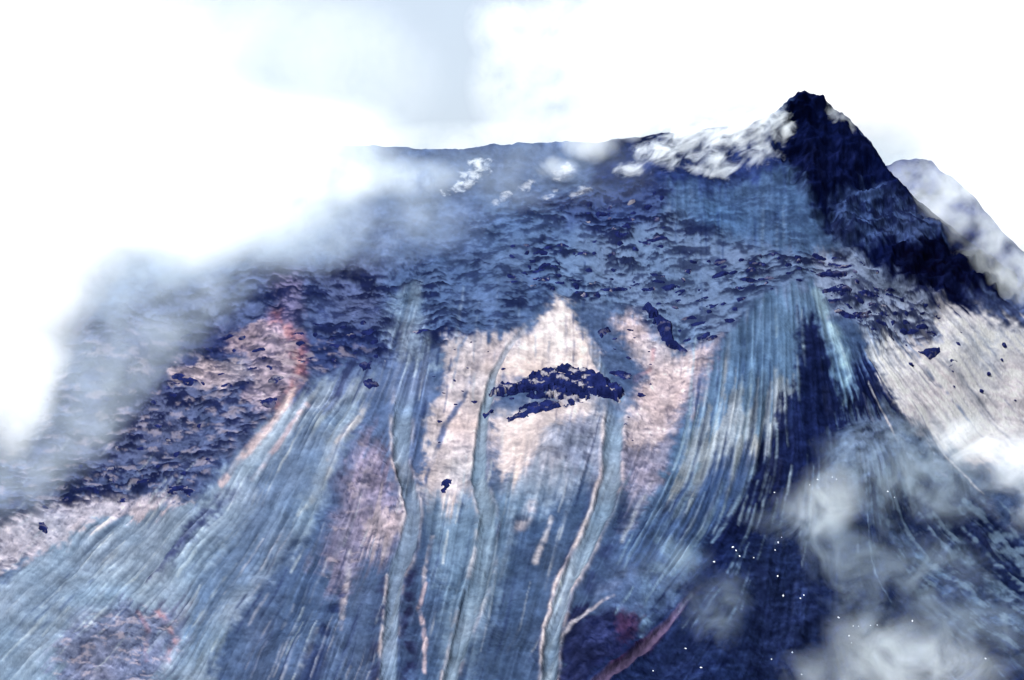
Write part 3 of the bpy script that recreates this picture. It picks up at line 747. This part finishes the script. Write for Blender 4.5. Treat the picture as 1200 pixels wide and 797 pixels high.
# left bank in front of the slope
def B(u, v, back, ru, rv, ry): return (u, v, Yt(max(u, -60), v) - back, ru, rv, ry)
cloud('cloud_bank', 'dense white cloud bank swallowing the whole flank under the pale cloud sheet', [B(30,120,120,290,190,170),B(-90,390,120,210,240,130),B(200,180,100,210,120,130),B(60,330,100,140,160,110),B(315,185,60,160,95,90),B(-60,140,140,260,200,150),B(250,270,60,120,60,80),B(20,470,70,90,90,70),B(190,240,70,130,80,80),B(90,230,90,150,100,100),B(170,215,60,120,80,90)], 'cloud', dens=.022, nscale=120, seed=5, detail=7, rough=.6, wisp=(.24, 2.4), epow=1.8, colour=(.90, .96, 1))
cloud('mist', 'thin mist trailing from the cloud bank over the dark crags', [B(120,480,50,170,110,70),B(40,560,50,130,80,60),B(300,300,50,170,80,70),B(430,270,45,160,80,60),B(200,390,50,150,100,70),B(330,250,40,120,70,60),B(165,325,55,150,75,80),B(240,300,45,110,60,60)], 'mist', dens=0.009, nscale=80, seed=6, kind='stuff', detail=7, rough=.6, wisp=(.33, 2.6), epow=1.6, colour=(.70, .85, 1))
cloud('mist', 'faint haze over the flat crater rim and the slope just under it', [(520,215,Yt(520,215)-40,190,75,55),(660,205,Yt(660,205)-35,130,60,45)], 'mist', dens=.003, nscale=70, seed=26, kind='stuff', detail=6, wisp=(.34, 3.5), colour=(.70, .85, 1))
cloud('cloud', 'wispy veil of cloud hanging over the left end of the crater rim', [(400,190,Yt(400,190)-50,130,60,50),(475,208,Yt(475,208)-45,90,30,40),(350,235,Yt(350,235)-60,110,60,50),(385,165,Yt(385,165)-10,110,60,70)], 'cloud', dens=.022, nscale=70, seed=7, detail=7, rough=.6, wisp=(.32, 2.8), epow=1.8, colour=(.80, .92, 1))
# steam on the crest
cloud('steam_plume', 'bright torn steam streaming off the crest below the horn', [(738,200,Yt(738,200)-14,30,14,18),(768,182,Yt(768,182)-20,46,26,28),(815,162,Yt(815,162)-24,70,36,34),(868,152,Yt(868,152)-24,66,40,34),(906,148,Yt(906,148)-18,30,34,22),(835,196,Yt(835,196)-13,60,20,16),(890,185,Yt(890,185)-13,36,22,14)], 'steam plume', dens=0.06, nscale=18, namp=2.7, cut=.36, gain=1.2, seed=8, detail=8, stretch=(.7, .8, 1.4), rot=28, rough=.68, dist=0.7, colour=(.84, .93, 1))
cloud('steam_plume', 'soft steam curling over the rim beside the torn summit steam', [(690,168,Yt(690,168)-25,56,30,30),(655,196,Yt(655,196)-18,34,20,20),(730,150,Yt(730,150)-20,50,24,26)], 'steam plume', dens=.026, nscale=46, namp=1.5, cut=.2, gain=1.2, seed=9, detail=5, dist=0.8, colour=(.84, .93, 1))
cloud('steam_plume', 'small bright slanting fumarole plume under the flat rim', [(522,226,Yt(522,226)-7,10,6,7),(536,219,Yt(536,219)-9,15,9,9),(550,209,Yt(550,209)-10,18,14,11),(562,196,Yt(562,196)-12,20,18,13)], 'steam plume', dens=.10, nscale=9, namp=2.6, cut=.38, gain=1.15, seed=10, detail=5, stretch=(.8, .8, 1.2), colour=(.84, .93, 1))
for (u, v, a, b, lab) in [(654,205,15,8,'bright fumarole puff under the soft rim steam'),(642,232,10,6,'tiny fumarole puff on the slope straight below the bright one'),(674,229,13,8,'faint fumarole puff beside the tiny one'),(613,222,11,7,'faint fumarole puff between two brighter plumes'),(583,236,12,8,'faint lowest fumarole puff below the slanting plume')]:
    cloud('steam_plume', lab, [(u,v,Yt(u,v)-8,a,b,8),(u+a*.8,v-b,Yt(u,v)-10,a*.9,b*1.1,8)], 'steam plume', dens=.10 if 'bright f' in lab else .06, nscale=8, namp=2.6, cut=.38, gain=1.15, seed=u * .1, detail=5, stretch=(.8, .8, 1.2))
cloud('cloud', 'thin wisp of cloud clinging to the bright side of the horn', [(978,134,Yt(978,134)-24,20,20,16),(994,152,Yt(994,152)-24,14,20,14),(962,113,Yt(962,113)-10,20,12,14)], 'cloud', dens=.03, nscale=18, namp=2.2, cut=.3, gain=1.2, seed=12, detail=5, colour=(.84, .93, 1))
# right
cloud('cloud', 'white cloud spilling over the far hazy ridge', [(1120,245,3180,80,46,60),(1175,290,3150,70,50,60),(1095,215,3220,90,44,60),(1200,330,3150,70,50,60),(1180,225,3420,80,60,60)], 'cloud', dens=0.014, nscale=46, seed=13, detail=7, rough=.62, wisp=(.40, 5.0), colour=(.84, .93, 1))
cloud('cloud', 'bright white cloud drifting across the pale streaked slope', [(1195,540,Yt(1195,540)-50,80,54,45),(1130,520,Yt(1130,520)-40,95,44,40),(1250,580,Yt(1240,580)-50,100,70,50),(1190,585,Yt(1190,585)-40,70,50,40)], 'cloud', dens=0.026, nscale=60, seed=14, detail=8, rough=.62, stretch=(.75, 1, 1.25), rot=25, wisp=(.40, 3.6), epow=1.6, dist=1.1, colour=(.84, .93, 1))
cloud('cloud', 'ragged thin cloud between the bright cloud and the black lava tongue', [(1060,530,Yt(1060,530)-30,117,52,35),(1005,555,Yt(1005,555)-30,91,59,33),(1080,575,Yt(1080,575)-30,104,52,33)], 'cloud', dens=0.012, nscale=40, seed=15, detail=8, rough=.68, wisp=(.42, 4.8), epow=1.4, colour=(.64, .82, 1), dist=1.1)
cloud('cloud', 'round white puff of cloud over the end of the black lava tongue', [(972,582,Yt(972,582)-30,52,49,33),(950,600,Yt(950,600)-28,59,41,30)], 'cloud', dens=0.024, nscale=48, seed=16, detail=7, rough=.6, wisp=(.37, 3.4), epow=1.8, colour=(.80, .92, 1), dist=1.1)
cloud('cloud', 'thin blue-white cloud hanging under the round puff', [(985,640,Yt(985,640)-34,98,78,39),(1000,695,Yt(1000,695)-34,117,72,39),(930,620,Yt(930,620)-30,78,52,30),(1080,680,Yt(1080,680)-30,104,65,35)], 'cloud', dens=0.0062, nscale=50, seed=17, detail=8, rough=.64, wisp=(.44, 5.0), epow=1.5, colour=(.64, .82, 1), dist=1.1)
cloud('cloud', 'low white cloud at the bottom of the dark lava slope', [(1040,775,Yt(1040,775)-40,130,72,44),(990,810,Yt(990,810)-40,117,65,44),(1100,795,Yt(1100,795)-40,104,65,44)], 'cloud', dens=0.015, nscale=56, seed=18, detail=7, rough=.62, wisp=(.41, 4.2), epow=1.6, colour=(.80, .92, 1), dist=1.1)
cloud('cloud', 'little hazy cloud right of the reddish gully', [(832,725,Yt(832,725)-26,49,54,28),(850,698,Yt(850,698)-24,44,41,26)], 'cloud', dens=0.008, nscale=40, seed=19, detail=7, rough=.62, wisp=(.40, 3.8), epow=1.6, colour=(.64, .82, 1), dist=1.1)
cloud('cloud', 'small dusty cloud above the head of the reddish gully', [(772,670,Yt(772,670)-22,59,44,24),(800,655,Yt(800,655)-20,46,33,22)], 'cloud', dens=0.006, nscale=40, seed=20, detail=7, rough=.62, wisp=(.40, 3.8), epow=1.6, colour=(.64, .82, 1), dist=1.1)
cloud('cloud', 'dim thin cloud in the lower corner of the dark lava', [(1170,750,Yt(1170,750)-36,104,65,39),(1110,730,Yt(1110,730)-36,91,52,39)], 'cloud', dens=0.006, nscale=50, seed=21, detail=7, rough=.62, wisp=(.43, 4.5), epow=1.5, colour=(.64, .82, 1), dist=1.1)

# ------------------------------------------------------------------ light
EL, AZ = math.radians(40), math.radians(-160)     # azimuth from +Y towards +X
sd = Vector((math.sin(AZ) * math.cos(EL), math.cos(AZ) * math.cos(EL), math.sin(EL)))
sun = bpy.data.lights.new('sun', 'SUN'); sun.energy = 1.5; sun.angle = math.radians(12); sun.color = (1, .985, .97)
so = bpy.data.objects.new('sun', sun); C.objects.link(so)
so.rotation_euler = (-sd).to_track_quat('-Z', 'Y').to_euler()
w = bpy.data.worlds.new('World'); S.world = w; w.use_nodes = True
nt = w.node_tree; bg = nt.nodes['Background']
sky = nt.nodes.new('ShaderNodeTexSky'); sky.sky_type = 'NISHITA'; sky.sun_disc = False
sky.sun_elevation = EL; sky.sun_rotation = AZ; sky.altitude = 1500
# a bright veil of high cloud over the blue
tc = nt.nodes.new('ShaderNodeTexCoord')
nz = nt.nodes.new('ShaderNodeTexNoise'); nz.inputs['Scale'].default_value = 3.0; nz.inputs['Detail'].default_value = 5; nz.inputs['Roughness'].default_value = .55
nt.links.new(tc.outputs['Generated'], nz.inputs['Vector'])
mr = nt.nodes.new('ShaderNodeMapRange'); mr.inputs[1].default_value = .3; mr.inputs[2].default_value = .65; mr.inputs[3].default_value = .95; mr.inputs[4].default_value = 1.0
nt.links.new(nz.outputs['Fac'], mr.inputs[0])
mx = nt.nodes.new('ShaderNodeMix'); mx.data_type = 'RGBA'
nt.links.new(mr.outputs[0], mx.inputs[0]); nt.links.new(sky.outputs[0], mx.inputs[6]); mx.inputs[7].default_value = (.72, .81, .92, 1)
nt.links.new(mx.outputs[2], bg.inputs['Color']); bg.inputs['Strength'].default_value = .105

S.view_settings.view_transform = 'Standard'; S.view_settings.look = 'None'
S.view_settings.exposure = 3.0; S.view_settings.gamma = 1.0
S.render.engine = 'CYCLES'
cy = S.cycles
cy.volume_bounces = 12; cy.max_bounces = 14; cy.diffuse_bounces = 2; cy.transparent_max_bounces = 32
cy.volume_step_rate = 1.0; cy.volume_max_steps = 128
cy.use_denoising = True; cy.use_adaptive_sampling = True; cy.adaptive_threshold = .02
